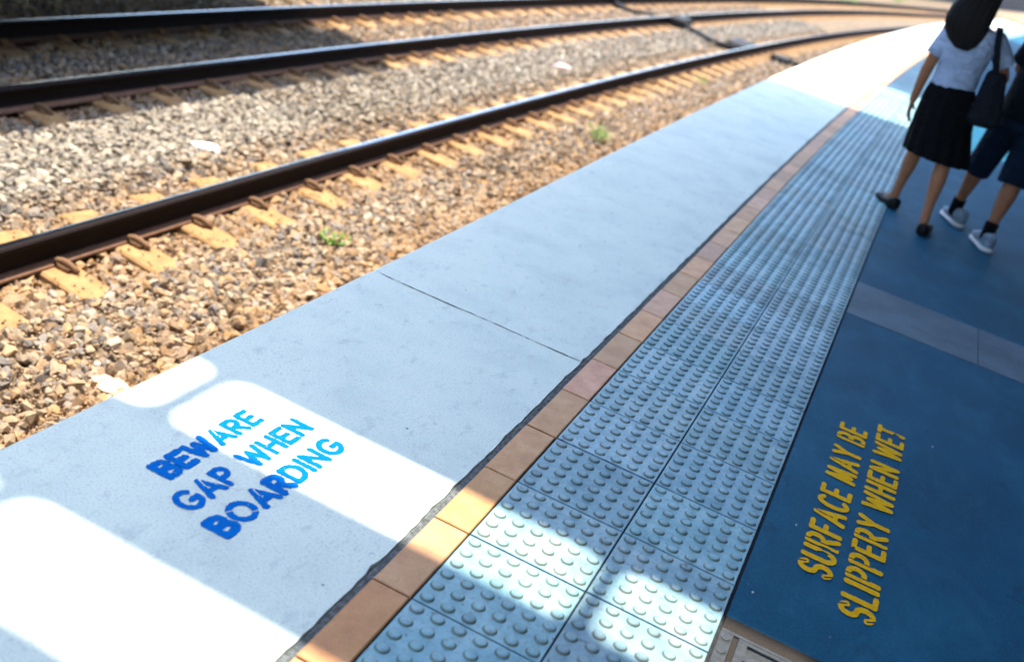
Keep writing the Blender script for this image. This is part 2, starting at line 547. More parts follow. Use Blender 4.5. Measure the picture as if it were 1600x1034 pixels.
# slab tops, with a ragged inner edge; the near slabs end at the cracked joint
def slab(y0, y1):
    yl = ysteps(y0, y1, .03); prev = None
    for y in yl:
        jr = random.uniform(-.0022, .0018)
        if random.random() < .06: jr -= random.uniform(.002, .006)
        row = [mb.vert((edge_l(y), y, -.30)), mb.vert((edge_l(y) - .002, y, -.008)), mb.vert((edge_l(y)+.010, y, .0)),
               mb.vert((-.5+dxf(y), y, .0)), mb.vert((SLAB_R+jr+dxf(y), y, .0)), mb.vert((SLAB_R+jr+.004+dxf(y), y, -.03))]
        if prev:
            for k in range(5): mb.face((prev[k], prev[k+1], row[k+1], row[k]), 0)
        prev = row
slab(YA, CRACK_Y); slab(CRACK_Y, YB)
# wall under the slab edge and the platform body behind it
yl = ysteps(YA, YB, .5)
for a, b_ in zip(yl[:-1], yl[1:]):
    mb.quad((edge_l(a)+.10, a, -1.4), (edge_l(b_)+.10, b_, -1.4), (edge_l(b_)+.10, b_, -.30), (edge_l(a)+.10, a, -.30), 1)
    mb.quad((edge_l(a), a, -.30), (edge_l(a)+.10, a, -.30), (edge_l(b_)+.10, b_, -.30), (edge_l(b_), b_, -.30), 1)
# broken dark joint between two slabs
x = -.895
wob = 0
while x < SLAB_R - .01:
    L = random.uniform(.012, .03); gap = random.random() < (.14 if x > -.55 else .3)
    w = random.uniform(.0016, .0038) if not gap else .0006
    wob2 = max(-.006, min(.006, wob + random.uniform(-.0025, .0025)))
    x2 = min(x+L, SLAB_R - .004)
    mb.quad((x, CRACK_Y+wob-w, .0009), (x2, CRACK_Y+wob2-w, .0009), (x2, CRACK_Y+wob2+w, .0009), (x, CRACK_Y+wob+w, .0009), 2)
    wob = wob2; x = x2
tag(mb.build('platform', [MW, MBODY, MMORTAR]), kind='structure')

# kerb strip: dark filler joint and the row of ochre tiles
CW0, CW1 = -.094, -.003
mb = MB()
yl = ysteps(YA, YB, .02, .4); prev = None
for y in yl:
    z0 = -.0035 + random.uniform(-.003, .002); d = dxf(y)
    row = [mb.vert((SLAB_R - .012 + d, y, -.012)), mb.vert((SLAB_R+.006+random.uniform(-.003, .003)+d, y, z0)),
           mb.vert((SLAB_R+.015+d, y, z0-.002 + random.uniform(-.003, .002))), mb.vert((CW0+.002+d, y, -.006))]
    if prev:
        for k in range(3): mb.face((prev[k], prev[k+1], row[k+1], row[k]), 1)
    prev = row
yl = ysteps(YA, YB, .3, .5)
for a, b_ in zip(yl[:-1], yl[1:]):
    mb.quad((CW0+dxf(a), a, -.007), (.0+dxf(a), a, -.007), (dxf(b_), b_, -.007), (CW0+dxf(b_), b_, -.007), 2)
j0 = int(round(YA/.3)); j1 = int(YB/.3)
for j in range(j0, j1):
    y0, y1 = j*.3 + .0028, (j+1)*.3 - .0028
    t = random.uniform(.84, 1.14); col = (t, t*random.uniform(.95, 1.06), t*random.uniform(.85, 1.30))
    if random.random() < .25: col = tuple(c*.86 for c in col)
    z = random.uniform(-.0012, .0012); j_ = random.uniform(-.0012, .0012); bv = .003
    A0, A1 = dxf(y0), dxf(y1)
    b0 = [(CW0+j_+A0, y0, -.02), (CW1+j_+A0, y0, -.02), (CW1+j_+A1, y1, -.02), (CW0+j_+A1, y1, -.02)]
    b1 = [(p[0], p[1], z-.0025) for p in b0]
    b2 = [(b0[0][0]+bv, y0+bv, z), (b0[1][0]-bv, y0+bv, z), (b0[2][0]-bv, y1-bv, z), (b0[3][0]+bv, y1-bv, z)]
    mb.loft([b0, b1, b2], 0, col=col)
tag(mb.build('kerb_strip', [MC, MGROUT, MMORTAR]), kind='structure')

# tactile paving, truncated domes modelled
mb = MB()
for a, b_ in zip(yl[:-1], yl[1:]):
    mb.quad((.0+dxf(a), a, -.006), (.604+dxf(a), a, -.006), (.604+dxf(b_), b_, -.006), (dxf(b_), b_, -.006), 1)
domeV, domeF, domeC = [], [], []
def dome(n, prof):
    v = []; f = []
    for r, z in prof:
        for k in range(n):
            a = 2*math.pi*k/n; v.append((r*math.cos(a), r*math.sin(a), z))
    for i in range(len(prof)-1):
        for k in range(n): f.append((i*n+k, i*n+(k+1) % n, (i+1)*n+(k+1) % n, (i+1)*n+k))
    c = len(v); v.append((0, 0, prof[-1][1]-.0002)); i = len(prof)-1
    for k in range(n): f.append((i*n+k, i*n+(k+1) % n, c, c))
    return np.array(v), f, len(v)
D_HI = dome(20, [(.0166, 0), (.0158, .0017), (.0138, .0042), (.0112, .0055), (.0100, .0056), (.0093, .0050), (.0083, .0058), (.0058, .0061)])
D_LO = dome(10, [(.0166, 0), (.0140, .0043), (.0105, .0058)])
dv_off = 0
for j in range(j0, j1):
    for i in range(2):
        x0, x1 = .3*i + .0022, .3*(i+1) - .0022
        y0, y1 = j*.3 + .0030, (j+1)*.3 - .0030
        t = random.uniform(.80, 1.10); col = (t*random.uniform(.92, 1.12), t, t*random.uniform(.97, 1.03))
        z = random.uniform(-.0008, .0012)
        A0, A1 = dxf(y0), dxf(y1); bv = .0015
        b0 = [(x0+A0, y0, -.02), (x1+A0, y0, -.02), (x1+A1, y1, -.02), (x0+A1, y1, -.02)]
        b1 = [(p[0], p[1], z-.0015) for p in b0]
        b2 = [(b0[0][0]+bv, y0+bv, z), (b0[1][0]-bv, y0+bv, z), (b0[2][0]-bv, y1-bv, z), (b0[3][0]+bv, y1-bv, z)]
        mb.loft([b0, b1, b2], 0, col=col, cap0=False)
        dv, df, _n = D_HI if j*.3 < 4 else D_LO
        zmax = max(dv[:, 2])
        for p in range(6):
            for q in range(6):
                cx, cy = .3*i + .025 + .05*p, .3*j + .025 + .05*q
                w = random.uniform(.80, 1.0) if random.random() < .25 else random.uniform(.95, 1.05)
                hz = random.uniform(.88, 1.05)
                base = len(mb.v)
                for vx, vy, vz in dv:
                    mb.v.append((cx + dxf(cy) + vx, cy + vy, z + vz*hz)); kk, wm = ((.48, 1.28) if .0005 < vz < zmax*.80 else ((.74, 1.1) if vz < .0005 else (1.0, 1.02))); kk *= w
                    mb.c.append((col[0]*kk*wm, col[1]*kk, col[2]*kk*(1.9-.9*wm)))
                for f in df:
                    mb.f.append(tuple(base+k for k in (f if f[2] != f[3] else f[:3]))); mb.m.append(0)
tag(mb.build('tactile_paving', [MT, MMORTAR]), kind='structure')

# asphalt and the transverse granular band
mb = MB()
B0, B1 = 3.06, 3.60
def strip(y0, y1, xa, xb, m, z=-.0012, step=.4):
    n = max(1, int((y1-y0)/step))
    for k in range(n):
        a = y0 + (y1-y0)*k/n; b_ = y0 + (y1-y0)*(k+1)/n
        mb.quad((xa+dxf(a), a, z), (xb+dxf(a), a, z), (xb+dxf(b_), b_, z), (xa+dxf(b_), b_, z), m)
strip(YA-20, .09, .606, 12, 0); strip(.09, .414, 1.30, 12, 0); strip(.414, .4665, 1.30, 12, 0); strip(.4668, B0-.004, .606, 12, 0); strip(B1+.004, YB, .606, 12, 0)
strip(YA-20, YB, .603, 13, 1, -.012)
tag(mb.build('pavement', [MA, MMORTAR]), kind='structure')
mb = MB()
for a, b_ in ((.607, 1.19), (1.194, 1.78), (1.784, 2.37), (2.374, 2.96), (2.964, 12)):
    z = random.uniform(0, .0015); t = random.uniform(.9, 1.1)
    mb.box(a, b_, B0, B1, -.03, z, 0)
tag(mb.build('path', MBD), kind='structure')

# ------------------------------------------------------------------ painted lettering
def arc(cx, cy, rx, ry, a0, a1, n=14):
    return [(cx + rx*math.cos(math.radians(a0 + (a1-a0)*k/n)), cy + ry*math.sin(math.radians(a0 + (a1-a0)*k/n))) for k in range(n+1)]
# each glyph: width, strokes, cuts (cap height 1)
G = {
 'A': (.72, [[(.0, 0), (.36, 1)], [(.36, 1), (.72, 0)], [(.14, .30), (.58, .30)]], [[(.455, 1.02), (.33, .62)]]),
 'B': (.58, [[(0, 0), (0, 1)], [(0, 1)] + arc(.28, .76, .26, .24, 90, -90) + [(0, .52)], [(0, .5)] + arc(.32, .25, .28, .25, 90, -90) + [(0, 0)]], [[(.12, -.1), (.12, 1.1)]]),
 'C': (.62, [arc(.34, .5, .34, .5, 50, 310, 22)], []),
 'D': (.64, [[(0, 0), (0, 1)], [(0, 1), (.2, 1)] + arc(.22, .5, .42, .5, 90, -90, 18) + [(0, 0)]], [[(.12, -.1), (.12, 1.1)]]),
 'E': (.52, [[(0, 0), (0, 1)], [(0, 1), (.52, 1)], [(0, .5), (.44, .5)], [(0, 0), (.52, 0)]], []),
 'F': (.52, [[(0, 0), (0, 1)], [(0, 1), (.52, 1)], [(0, .52), (.42, .52)]], []),
 'G': (.76, [arc(.4, .5, .4, .5, 48, 338, 26) + [(.78, .44)], [(.46, .44), (.78, .44)]], []),
 'H': (.60, [[(0, 0), (0, 1)], [(.6, 0), (.6, 1)], [(0, .5), (.6, .5)]], []),
 'I': (.0, [[(0, 0), (0, 1)]], []),
 'L': (.48, [[(0, 0), (0, 1)], [(0, 0), (.48, 0)]], []),
 'M': (.76, [[(0, 0), (.1, 1)], [(.1, 1), (.38, .12)], [(.38, .12), (.66, 1)], [(.66, 1), (.76, 0)]], []),
 'N': (.62, [[(0, 0), (0, 1)], [(0, 1), (.62, 0)], [(.62, 0), (.62, 1)]], []),
 'O': (.84, [arc(.42, .5, .42, .5, 0, 360, 32)], [[(-.06, .93), (.28, .76)], [(.58, .22), (.9, .05)]]),
 'P': (.54, [[(0, 0), (0, 1)], [(0, 1)] + arc(.26, .74, .28, .26, 90, -90) + [(0, .48)]], [[(.12, .3), (.12, 1.1)]]),
 'R': (.58, [[(0, 0), (0, 1)], [(0, 1)] + arc(.27, .74, .28, .26, 90, -90) + [(0, .48)], [(.22, .48), (.58, 0)]], [[(.12, .0), (.12, 1.1)]]),
 'S': (.56, [arc(.28, .745, .26, .255, 20, 235, 16) + [(.30, .5)] + arc(.28, .255, .28, .255, 60, -160, 16)], [[(.34, 1.12), (.50, .86)], [(.02, .14), (.22, -.12)]]),
 'T': (.56, [[(.28, 0), (.28, 1)], [(0, 1), (.56, 1)]], []),
 'U': (.60, [[(0, 1), (0, .3)] + arc(.3, .3, .3, .3, 180, 360, 14) + [(.6, 1)]], []),
 'W': (.96, [[(0, 1), (.22, 0)], [(.22, 0), (.48, .86)], [(.48, .86), (.74, 0)], [(.74, 0), (.96, 1)]], []),
 'Y': (.62, [[(0, 1), (.31, .48)], [(.62, 1), (.31, .48)], [(.31, .48), (.31, 0)]], []),
}
def segd(P, a, b_, sx, sy):
    """distance to a stroke, in units where the half width is 1"""
    a = np.array(a)/np.array((sx, sy)); b_ = np.array(b_)/np.array((sx, sy)); Q = P/np.array((sx, sy))
    ab = b_-a; t = np.clip(((Q-a)@ab)/max(1e-9, ab@ab), 0, 1)
    return np.linalg.norm(Q-(a+t[:, None]*ab), axis=1)
def vnoise(P, s, seed):
    r = np.random.default_rng(seed); T = r.random((64, 64))
    q = P*s; i = np.floor(q).astype(int); f = q-i; f = f*f*(3-2*f)
    g = lambda a, b_: T[(i[:, 0]+a) % 64, (i[:, 1]+b_) % 64]
    return (g(0, 0)*(1-f[:, 0])+g(1, 0)*f[:, 0])*(1-f[:, 1])+(g(0, 1)*(1-f[:, 0])+g(1, 1)*f[:, 0])*f[:, 1]
def text_line(txt, x_top, x_base, ya, yb, hx, hy, gap, word, cell, rag, parent, m, seed, cuts=True, wear=None, spray=0., weights=None):
    """letters read along +y, their tops towards -x; hx, hy are half stroke widths across and along the line, in cap heights"""
    cap = x_base - x_top
    pen = 0; lay = []
    for ch in txt:
        if ch == ' ': pen += word; continue
        lay.append((ch, pen)); pen += G[ch][0] + gap
    total = pen - gap
    ky = (yb - ya - 2*hy*cap)/total               # metres per unit along the line
    kx = cap*(1 - 2*hx)
    quads, verts = [], []
    for n, (ch, p0) in enumerate(lay):
        w, st, cu = G[ch]
        k = 1.0 if not weights else weights.get(n, 1.0)
        x0, x1 = -hx*1.6*cap, cap + hx*1.6*cap
        y0, y1 = ya + hy*cap + p0*ky - hy*cap*2, ya + hy*cap + (p0+w)*ky + hy*cap*2
        gu = np.arange(x0, x1, cell); gv = np.arange(y0, y1, cell)
        A, B = np.meshgrid(gu, gv, indexing='ij')
        Wd = np.stack([A.ravel(), B.ravel()], -1)           # a: metres below the cap line, b: y
        P = np.stack([(Wd[:, 1] - ya - hy*cap)/ky - p0, 1 - (Wd[:, 0] - hx*cap)/kx], -1)
        d = np.full(len(P), 9.)
        for s in st:
            for a, b_ in zip(s[:-1], s[1:]): d = np.minimum(d, segd(P, a, b_, hy*cap/ky*k, hx*cap/kx*k))
        nz = (vnoise(Wd, 160, seed+n)-.5)*rag + (vnoise(Wd, 420, seed+n+7)-.5)*rag*1.1
        ink = d + nz < 1
        if spray: ink |= (d + nz < 1 + spray) & (vnoise(Wd, 900, seed+n+3) > .80)
        if cuts is True or (cuts and ch in cuts):
            for s in cu:
                for a, b_ in zip(s[:-1], s[1:]): ink &= segd(P, a, b_, .030*cap/ky, .030*cap/kx) + nz*.6 > 1
        ink &= vnoise(Wd, 300, seed+n+21)*.6 + vnoise(Wd, 90, seed+n+22)*.5 > (.15 if cuts is not True else .11)
        if wear: 
            for (wx, wy, rx, ry) in wear:
                e = ((Wd[:, 0]+x_top-wx)/rx)**2 + ((Wd[:, 1]-wy)/ry)**2
                ink &= e + (vnoise(Wd, 130, seed+40)-.5)*1.5 > 1
        for a, b_ in Wd[ink]:
            k0 = len(verts); X_ = x_top + a; h = cell/2
            verts += [(X_-h, b_-h, .0014), (X_+h, b_-h, .0014), (X_+h, b_+h, .0014), (X_-h, b_+h, .0014)]
            quads.append((k0, k0+1, k0+2, k0+3))
    me = np_mesh('text_line', np.array(verts), np.array(quads), None, m)
    o = link('text_line', me, parent); 
    return o
def thing(name, loc, label, cat, group=None):
    o = bpy.data.objects.new(name, None); COL.objects.link(o); o.location = loc; o.empty_display_size = .1
    tag(o, label, cat, group); return o

blue = thing('painted_warning', (0, 0, 0), 'blue stencilled BEWARE GAP WHEN BOARDING painted on the white platform edge', 'painted sign')
ww = {0: 1.25, 1: 1.15, 2: 1.15}
text_line('BEWARE', -.672, -.604, -.026, .343, .106, .120, .30, .62, .0011, .26, blue, MBLUE, 1, 'OA', None, .12, {0: 1.3, 1: 1.25, 2: 1.2})
text_line('GAP WHEN', -.567, -.495, -.090, .406, .103, .114, .30, .66, .0011, .26, blue, MBLUE, 50, 'OA', None, .10)
text_line('BOARDING', -.462, -.390, -.108, .398, .106, .118, .30, .66, .0011, .26, blue, MBLUE, 90, 'OA', None, .12, {0: 1.3, 2: 1.08, 3: 1.3})
yel = thing('painted_warning', (0, 0, 0), 'yellow stencilled SURFACE MAY BE SLIPPERY WHEN WET painted on the dark asphalt', 'painted sign')
text_line('SURFACE MAY BE', .722, .818, .812, 1.858, .077, .126, .41, .60, .0012, .11, yel, MYEL, 130, True,
          [(.778, .935, .018, .012), (.79, .965, .024, .009)])
text_line('SLIPPERY WHEN WET', .845, .942, .698, 1.972, .077, .126, .41, .60, .0012, .11, yel, MYEL, 170, True,
          [(.852, 1.03, .012, .014), (.912, 1.928, .012, .014), (.905, 1.67, .012, .012)])

# ------------------------------------------------------------------ drain cover let into the asphalt
MDR = simple('galvanised_drain_steel', (.045, .052, .060), .5, .4, .35, var=.3, scale=50, bmp=.3)
MSANDSUN = simple('joint_sand_and_sunlit_asphalt', (.032, .028, .025), .95, .1, var=.4, scale=260, bmp=.6)  # joint sand, also used as the brown of asphalt in sun
dr = thing('drain_cover', (.925, .25, 0), 'grey metal drain cover with long slots, let in beside the tactile paving', 'drain cover')
mb = MB()
x0, x1, y0, y1 = .607, 1.249, .091, .4135
fr = .022
mb.box(x0, x1, y1-.010, y1, -.03, .001); mb.box(x0, x1, y0, y0+.010, -.03, .001)
mb.box(x0, x0+.030, y0+.010, y1-.010, -.03, .0005); mb.box(x1-.012, x1, y0+.010, y1-.010, -.03, .0005)
# small round bosses along the side flange
for k in range(6):
    cy = y0 + .03 + k*.052; cx_ = x0 + .015
    mb.loft([[(cx_+r*math.cos(a), cy+r*math.sin(a), z) for a in [2*math.pi*i/14 for i in range(14)]] for r, z in ((.012, .0), (.0115, .0025), (.009, .003))], cap0=False)
mb.build('frame', MDR, dr, loc=(.925, .25, 0)).location = (0, 0, 0)
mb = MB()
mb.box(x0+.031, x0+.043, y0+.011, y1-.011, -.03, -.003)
mb.box(x0, x1+.05, y1+.001, y1+.052, -.03, -.0004)  # outside the frame: sunlit asphalt painted as a brown strip
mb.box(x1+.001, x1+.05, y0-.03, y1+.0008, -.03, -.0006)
mb.build('joint_and_sunlit_strip', MSANDSUN, dr, loc=(.925, .25, 0)).location = (0, 0, 0)
mb = MB()
gx0, gx1, gy0, gy1 = x0+.044, x1-.013, y0+.011, y1-.011
mb.box(gx0, gx1, gy0, gy1, -.03, -.007)
rows = 5; rw = (gy1-gy0)/rows
for k in range(rows+1):
    yy_ = gy0 + rw*k; mb.box(gx0, gx1, max(gy0, yy_-.012), min(gy1, yy_+.012), -.0069, .0006)
for k in range(rows):
    for xx in (gx0, gx0+.27, gx1-.03):
        mb.box(xx, xx+.022, gy0+rw*k+.0121, gy0+rw*(k+1)-.0121, -.0069, .0004)
mb.build('grate', MDR, dr, loc=(.925, .25, 0)).location = (0, 0, 0)

# ------------------------------------------------------------------ weeds, litter, cable
MLEAF = simple('weed_leaf', (.13, .30, .035), .6, .3, var=.4, scale=40)
MLEAF2 = simple('weed_leaf_red', (.30, .09, .03), .6, .3, var=.4, scale=40)
def weed(x, y, h, r, n, label, seed, red=0.1):
    rd = random.Random(seed); mb = MB(); z = float(surf(np.array([x - dxf(y)]))[0]) - .01
    for k in range(n):
        a = rd.uniform(0, 6.283); q = r*math.sqrt(rd.random()); hh = h*rd.uniform(.35, 1)
        top = Vector((q*math.cos(a), q*math.sin(a), hh)); b0 = Vector((top.x*.25, top.y*.25, 0))
        mid = (b0+top)/2 + Vector((0, 0, .15*h))
        mb.tube([b0, mid, top], [.0016, .0013, .0008], 5)
        for t in range(rd.randint(3, 6)):
            p = top.lerp(mid, rd.uniform(0, .9)); da = rd.uniform(0, 6.283); L = rd.uniform(.018, .036); w = L*.32
            d = Vector((math.cos(da), math.sin(da), rd.uniform(-.1, .6))).normalized(); sd = d.cross(Vector((0, 0, 1))).normalized()
            m = 1 if rd.random() < red else 0
            c1 = p + d*L*.5 + Vector((0, 0, .003))
            i = [mb.vert(q_) for q_ in (p, c1 - sd*w, p + d*L - Vector((0, 0, .004)), c1 + sd*w)]
            mb.face(i, m)
    tag(mb.build('weed', [MLEAF, MLEAF2], loc=None), label, 'weed', 'weeds growing in the ballast').location = (x, y, z)
weed(-2.33, 3.93, .11, .10, 24, 'sparse green weed with reddish leaves in the ballast below the slab joint', 1, .25)
weed(-2.20, 8.85, .20, .13, 34, 'bright green clump of weed in the ballast near the far rail curve', 2, .02)
weed(-2.42, 14.5, .12, .12, 18, 'faint small weed in ballast by the distant platform edge', 3)
def at(u, v, z):
    d = F + RV*((u-800)/1729.53) - UV*((v-517)/1729.53)
    return CAM + d*((z - CAM.z)/d.z)
for k, (u, v) in enumerate(((1318, 4), (1402, 2))):
    p = at(u, v, -1.08); weed(p.x, p.y, .5, .7, 110, ('left of two grassy weeds beyond the farthest rail', 'right of two grassy weeds beyond the farthest rail')[k], 5+k, 0)

MPAPER = simple('white_paper', (.80, .79, .76), .7, .3, var=.05)
MPINK = simple('pink_wrapper', (.78, .50, .50), .6, .3, var=.1)
def scrap(name, p, r, h, m, label, cat, seed):
    rd = random.Random(seed); bm = bmesh.new()
    bmesh.ops.create_icosphere(bm, subdivisions=3, radius=1)
    for v in bm.verts:
        k = rd.uniform(.72, 1.12)
        v.co = Vector((v.co.x*r*k*1.3, v.co.y*r*k*.8, v.co.z*h*k))
    me = bpy.data.meshes.new(name); bm.to_mesh(me); bm.free(); me.materials.append(m)
    o = link(name, me); o.location = p; o.rotation_euler = (0, 0, rd.uniform(0, 3)); tag(o, label, cat); return o
def zb(u, v, up):
    p = at(u, v, -1.09); p.z = -1.09 + up; return p
scrap('paper_litter', zb(320, 232, .01), .085, .03, MPAPER, 'crumpled white paper on the ballast between the two tracks', 'litter', 1)
scrap('wrapper_litter', zb(877, 107, .02), .09, .04, MPINK, 'small pale pink wrapper on the ballast beyond the nearest rail', 'litter', 2)
scrap('bottle_cap', zb(151, 575, .022), .011, .009, MPAPER, 'tiny white cap lying among stones near the platform edge', 'litter', 3)
MPALE = simple('pale_sandstone', (.55, .42, .28), .85, .2, var=.15, scale=40, bmp=.3)
scrap('flat_stone', zb(172, 606, .0), .085, .035, MPALE, 'large pale sandy stone lying against the white platform edge', 'stone', 4)
# scraps of paint and leaf on the asphalt
MFL = simple('pale_flake', (.30, .36, .40), .6, .3, var=.1)
for k, (u, v, L) in enumerate(((1176, 925, 'white flake on the asphalt beside the tactile paving'), (1244, 820, 'thin pale fibre on asphalt left of the yellow SURFACE lettering'), (1457, 698, 'pale flake on the asphalt right of the yellow word WET'))):
    p = at(u, v, .0); mb = MB(); rd = random.Random(k)
    ring = [(p.x + rd.uniform(.4, 1)*.004*math.cos(a), p.y + rd.uniform(.4, 1)*.009*math.sin(a)) for a in (0.2, 1.2, 2.4, 3.3, 4.4, 5.4)]
    mb.loft([[(a, b_, .0) for a, b_ in ring], [(a, b_, .0018) for a, b_ in ring]])
    o = mb.build('paint_flake', MFL, loc=(p.x, p.y, 0)); tag(o, L, 'flake')

cb = thing('track_cable', (-3.9, 20.1, -1.08), 'black cable crossing the ballast between tracks to the rails far off', 'cable')
mb = MB()
pts = [at(955, 2, -1.08), at(975, 14, -1.06), at(1020, 26, -1.07)]
pts2 = [at(1060, 38, -1.05), at(1085, 49, -1.05), at(1115, 66, -1.05), at(1140, 74, -1.05), at(1165, 76, -1.05)]
mb.tube(pts, .05, 8); mb.tube(pts2, .055, 8); mb.tube([at(1205, 88, -1.06), at(1225, 96, -1.06), at(1250, 103, -1.06)], .05, 8)
mb.build('cable', MRUB, cb, smooth=True, loc=cb.location).location = (0, 0, 0)
for (u, v, sx, sy, sz) in ((1062, 38, .16, .30, .14), (1158, 74, .22, .42, .10), (1222, 95, .14, .24, .08)):
    p = at(u, v, -1.06); mb = MB()
    mb.loft([[(a*sx*s, b_*sy*s, z) for a, b_ in ((-1, -1), (1, -1), (1, 1), (-1, 1))] for s, z in ((1, -.06), (1, sz*.7), (.85, sz))])
    mb.build('junction_box', MRUB, cb).location = p - cb.location

# dark wall beyond the bend
MWALL = simple('dark_brick_wall', (.045, .04, .045), .9, .2, var=.4, scale=1.5)
mb = MB()
def wall_x(y): return -9.3 + dxf(y)
ya_ = list(range(50, 150, 4))
for a, b_ in zip(ya_[:-1], ya_[1:]):
    mb.hexa([(wall_x(a), a, -1.4), (wall_x(b_), b_, -1.4), (wall_x(b_)-.4, b_, -1.4), (wall_x(a)-.4, a, -1.4),
             (wall_x(a), a, 2.2), (wall_x(b_), b_, 2.2), (wall_x(b_)-.4, b_, 2.2), (wall_x(a)-.4, a, 2.2)])
tag(mb.build('trackside_wall', MWALL), 'dark wall beside the far end of the curving tracks', 'wall')

# ------------------------------------------------------------------ canopies overhead (they cast the shade and let the sun patches in)
HR = 5.0
SHX, SHY = SUN.x/SUN.z*HR, SUN.y/SUN.z*HR     # shadow -> roof offset
def roof_with_slots(mb, xa, xb, ya, yb, slots, z):
    """sheet from butted panels round rectangular openings; slots: list of (y0, y1, [(x0, x1), ...])"""
    y = ya
    for y0, y1, xs_ in sorted(slots):
        mb.box(xa, xb, y, y0, z, z+.02)
        x = xa
        for a, b_ in xs_:
            if a > x: mb.box(x, a, y0, y1, z, z+.02)
            x = b_
        mb.box(x, xb, y0, y1, z, z+.02); y = y1
        for a, b_ in xs_:                      # rounded corners of each opening
            q = min(.055, (b_-a)*.45)
            for cx, sx in ((a, 1), (b_, -1)):
                for cy, sy in ((y0, 1), (y1, -1)):
                    ring = [(cx, cy)] + [(cx + sx*q*(1-math.cos(t)), cy + sy*q*(1-math.sin(t))) for t in [math.pi/2*k/8 for k in range(9)]]
                    mb.loft([[(u, v, z+.003) for u, v in ring], [(u, v, z+.017) for u, v in ring]])
    mb.box(xa, xb, y, yb, z, z+.02)
can = thing('platform_canopy', (4.2, 3, 0), 'grey station canopy roof over the platform with slatted openings', 'canopy')
mb = MB()
def sl_(y0, y1, xs_): return (y0+SHY, y1+SHY, [(a+SHX, b_+SHX) for a, b_ in xs_])
strips = []
for k in range(-3, 1):
    o_ = .725*k
    strips.append(sl_(.165+o_, .455+o_, [(-1.4, -.83), (-.770, .300), (.350, .84)]))
roof_with_slots(mb, -1.02+SHX, 9, -22, 9.22+SHY, strips, HR)
mb.build('roof', MROOF, can, loc=can.location).location = (0, 0, 0)
for y in (-3, 2.5, 8.5):
    mb = MB(); mb.box(4.1, 4.3, y-.1, y+.1, 0, 4.74); mb.build('column', MSTEEL, can, loc=can.location).location = (0, 0, 0)
    mb = MB(); mb.box(1.4, 9, y-.08, y+.08, 4.75, 4.99); mb.build('beam', MSTEEL, can, loc=can.location).location = (0, 0, 0)
can2 = thing('platform_canopy', (4.2, 20, 0), 'second station canopy farther along the platform after an open gap', 'canopy')
mb = MB(); yq = np.linspace(11.85+SHY, 33, 16)
for a, b_ in zip(yq[:-1], yq[1:]):
    xa, xb = SHX - .02 + dxf(a-SHY), SHX - .02 + dxf(b_-SHY)
    mb.hexa([(xa, a, HR), (9, a, HR), (9, b_, HR), (xb, b_, HR), (xa, a, HR+.02), (9, a, HR+.02), (9, b_, HR+.02), (xb, b_, HR+.02)])
mb.build('roof', MROOF, can2, loc=can2.location).location = (0, 0, 0)
for y in (14, 22, 30):
    mb = MB(); mb.box(6.1, 6.3, y-.1, y+.1, 0, 4.98); mb.build('column', MSTEEL, can2, loc=can2.location).location = (0, 0, 0)
# unseen building added behind the platform to block light from the right
bld = thing('light_blocker_building', (6.2, 8, 0), 'added unseen dark building blocking light along the back of the platform', 'building')
MBRK = simple('dark_blocker_brick', (.05, .035, .03), .9, .2, var=.3, scale=5)
MGLS = simple('dark_window_glass', (.02, .025, .03), .1, .5, var=.1)
mb = MB(); mb.box(5.2, 8.9, -6, 40, -.02, 4.7); mb.build('wall', MBRK, bld, loc=bld.location).location = (0, 0, 0)
for y in (-2, 2, 6, 10, 14):
    mb = MB(); mb.box(5.16, 5.21, y, y+1.4, 1.0, 2.3)
    w_ = mb.build('window', MSTEEL, bld, loc=bld.location); w_.location = (0, 0, 0)
    mb = MB(); mb.box(5.14, 5.161, y+.08, y+1.32, 1.08, 2.22); mb.build('pane', MGLS, w_, loc=bld.location).location = (0, 0, 0)
# roof across the second track; its hung panels are added to deepen the shade
H2 = HR + 1.15
can3 = thing('track_canopy', (-10.5, 3, -1.2), 'dark roof, with added light-blocking panels, spanning the second track and shading its near end', 'canopy')
mb = MB(); ox = SUN.x/SUN.z*H2; zb_ = .12
xe, ye = -4.46+ox, 9.3 + SUN.y/SUN.z*(zb_+1.15)
mb.box(-11.5, xe, -12, ye, HR, HR+.02)
mb.build('roof', MROOF, can3, loc=can3.location).location = (0, 0, 0)
mb = MB(); mb.box(xe-.06, xe-.02, -12, ye-.05, zb_, HR-.003); mb.build('side_blocker', MROOF, can3, loc=can3.location).location = (0, 0, 0)  # added: keeps sky light out from the platform side
mb = MB(); mb.box(-11.5, xe-.07, ye-.05, ye-.01, zb_, HR-.003); mb.build('end_blocker', MROOF, can3, loc=can3.location).location = (0, 0, 0)  # added: keeps sky light out from the open end
for y in (-4, 1, 6):
    mb = MB(); mb.box(-10.6, -10.4, y-.1, y+.1, -1.3, 4.98); mb.build('column', MSTEEL, can3, loc=can3.location).location = (0, 0, 0)

mb = MB(); mb.box(-12.2, -11.6, -12, 10.5, -1.35, 6.0)  # unseen wall, added to cut sky light from the far side
tag(mb.build('sky_blocker_wall', MBRK), 'added unseen dark wall blocking sky light behind the roofed second track', 'wall')
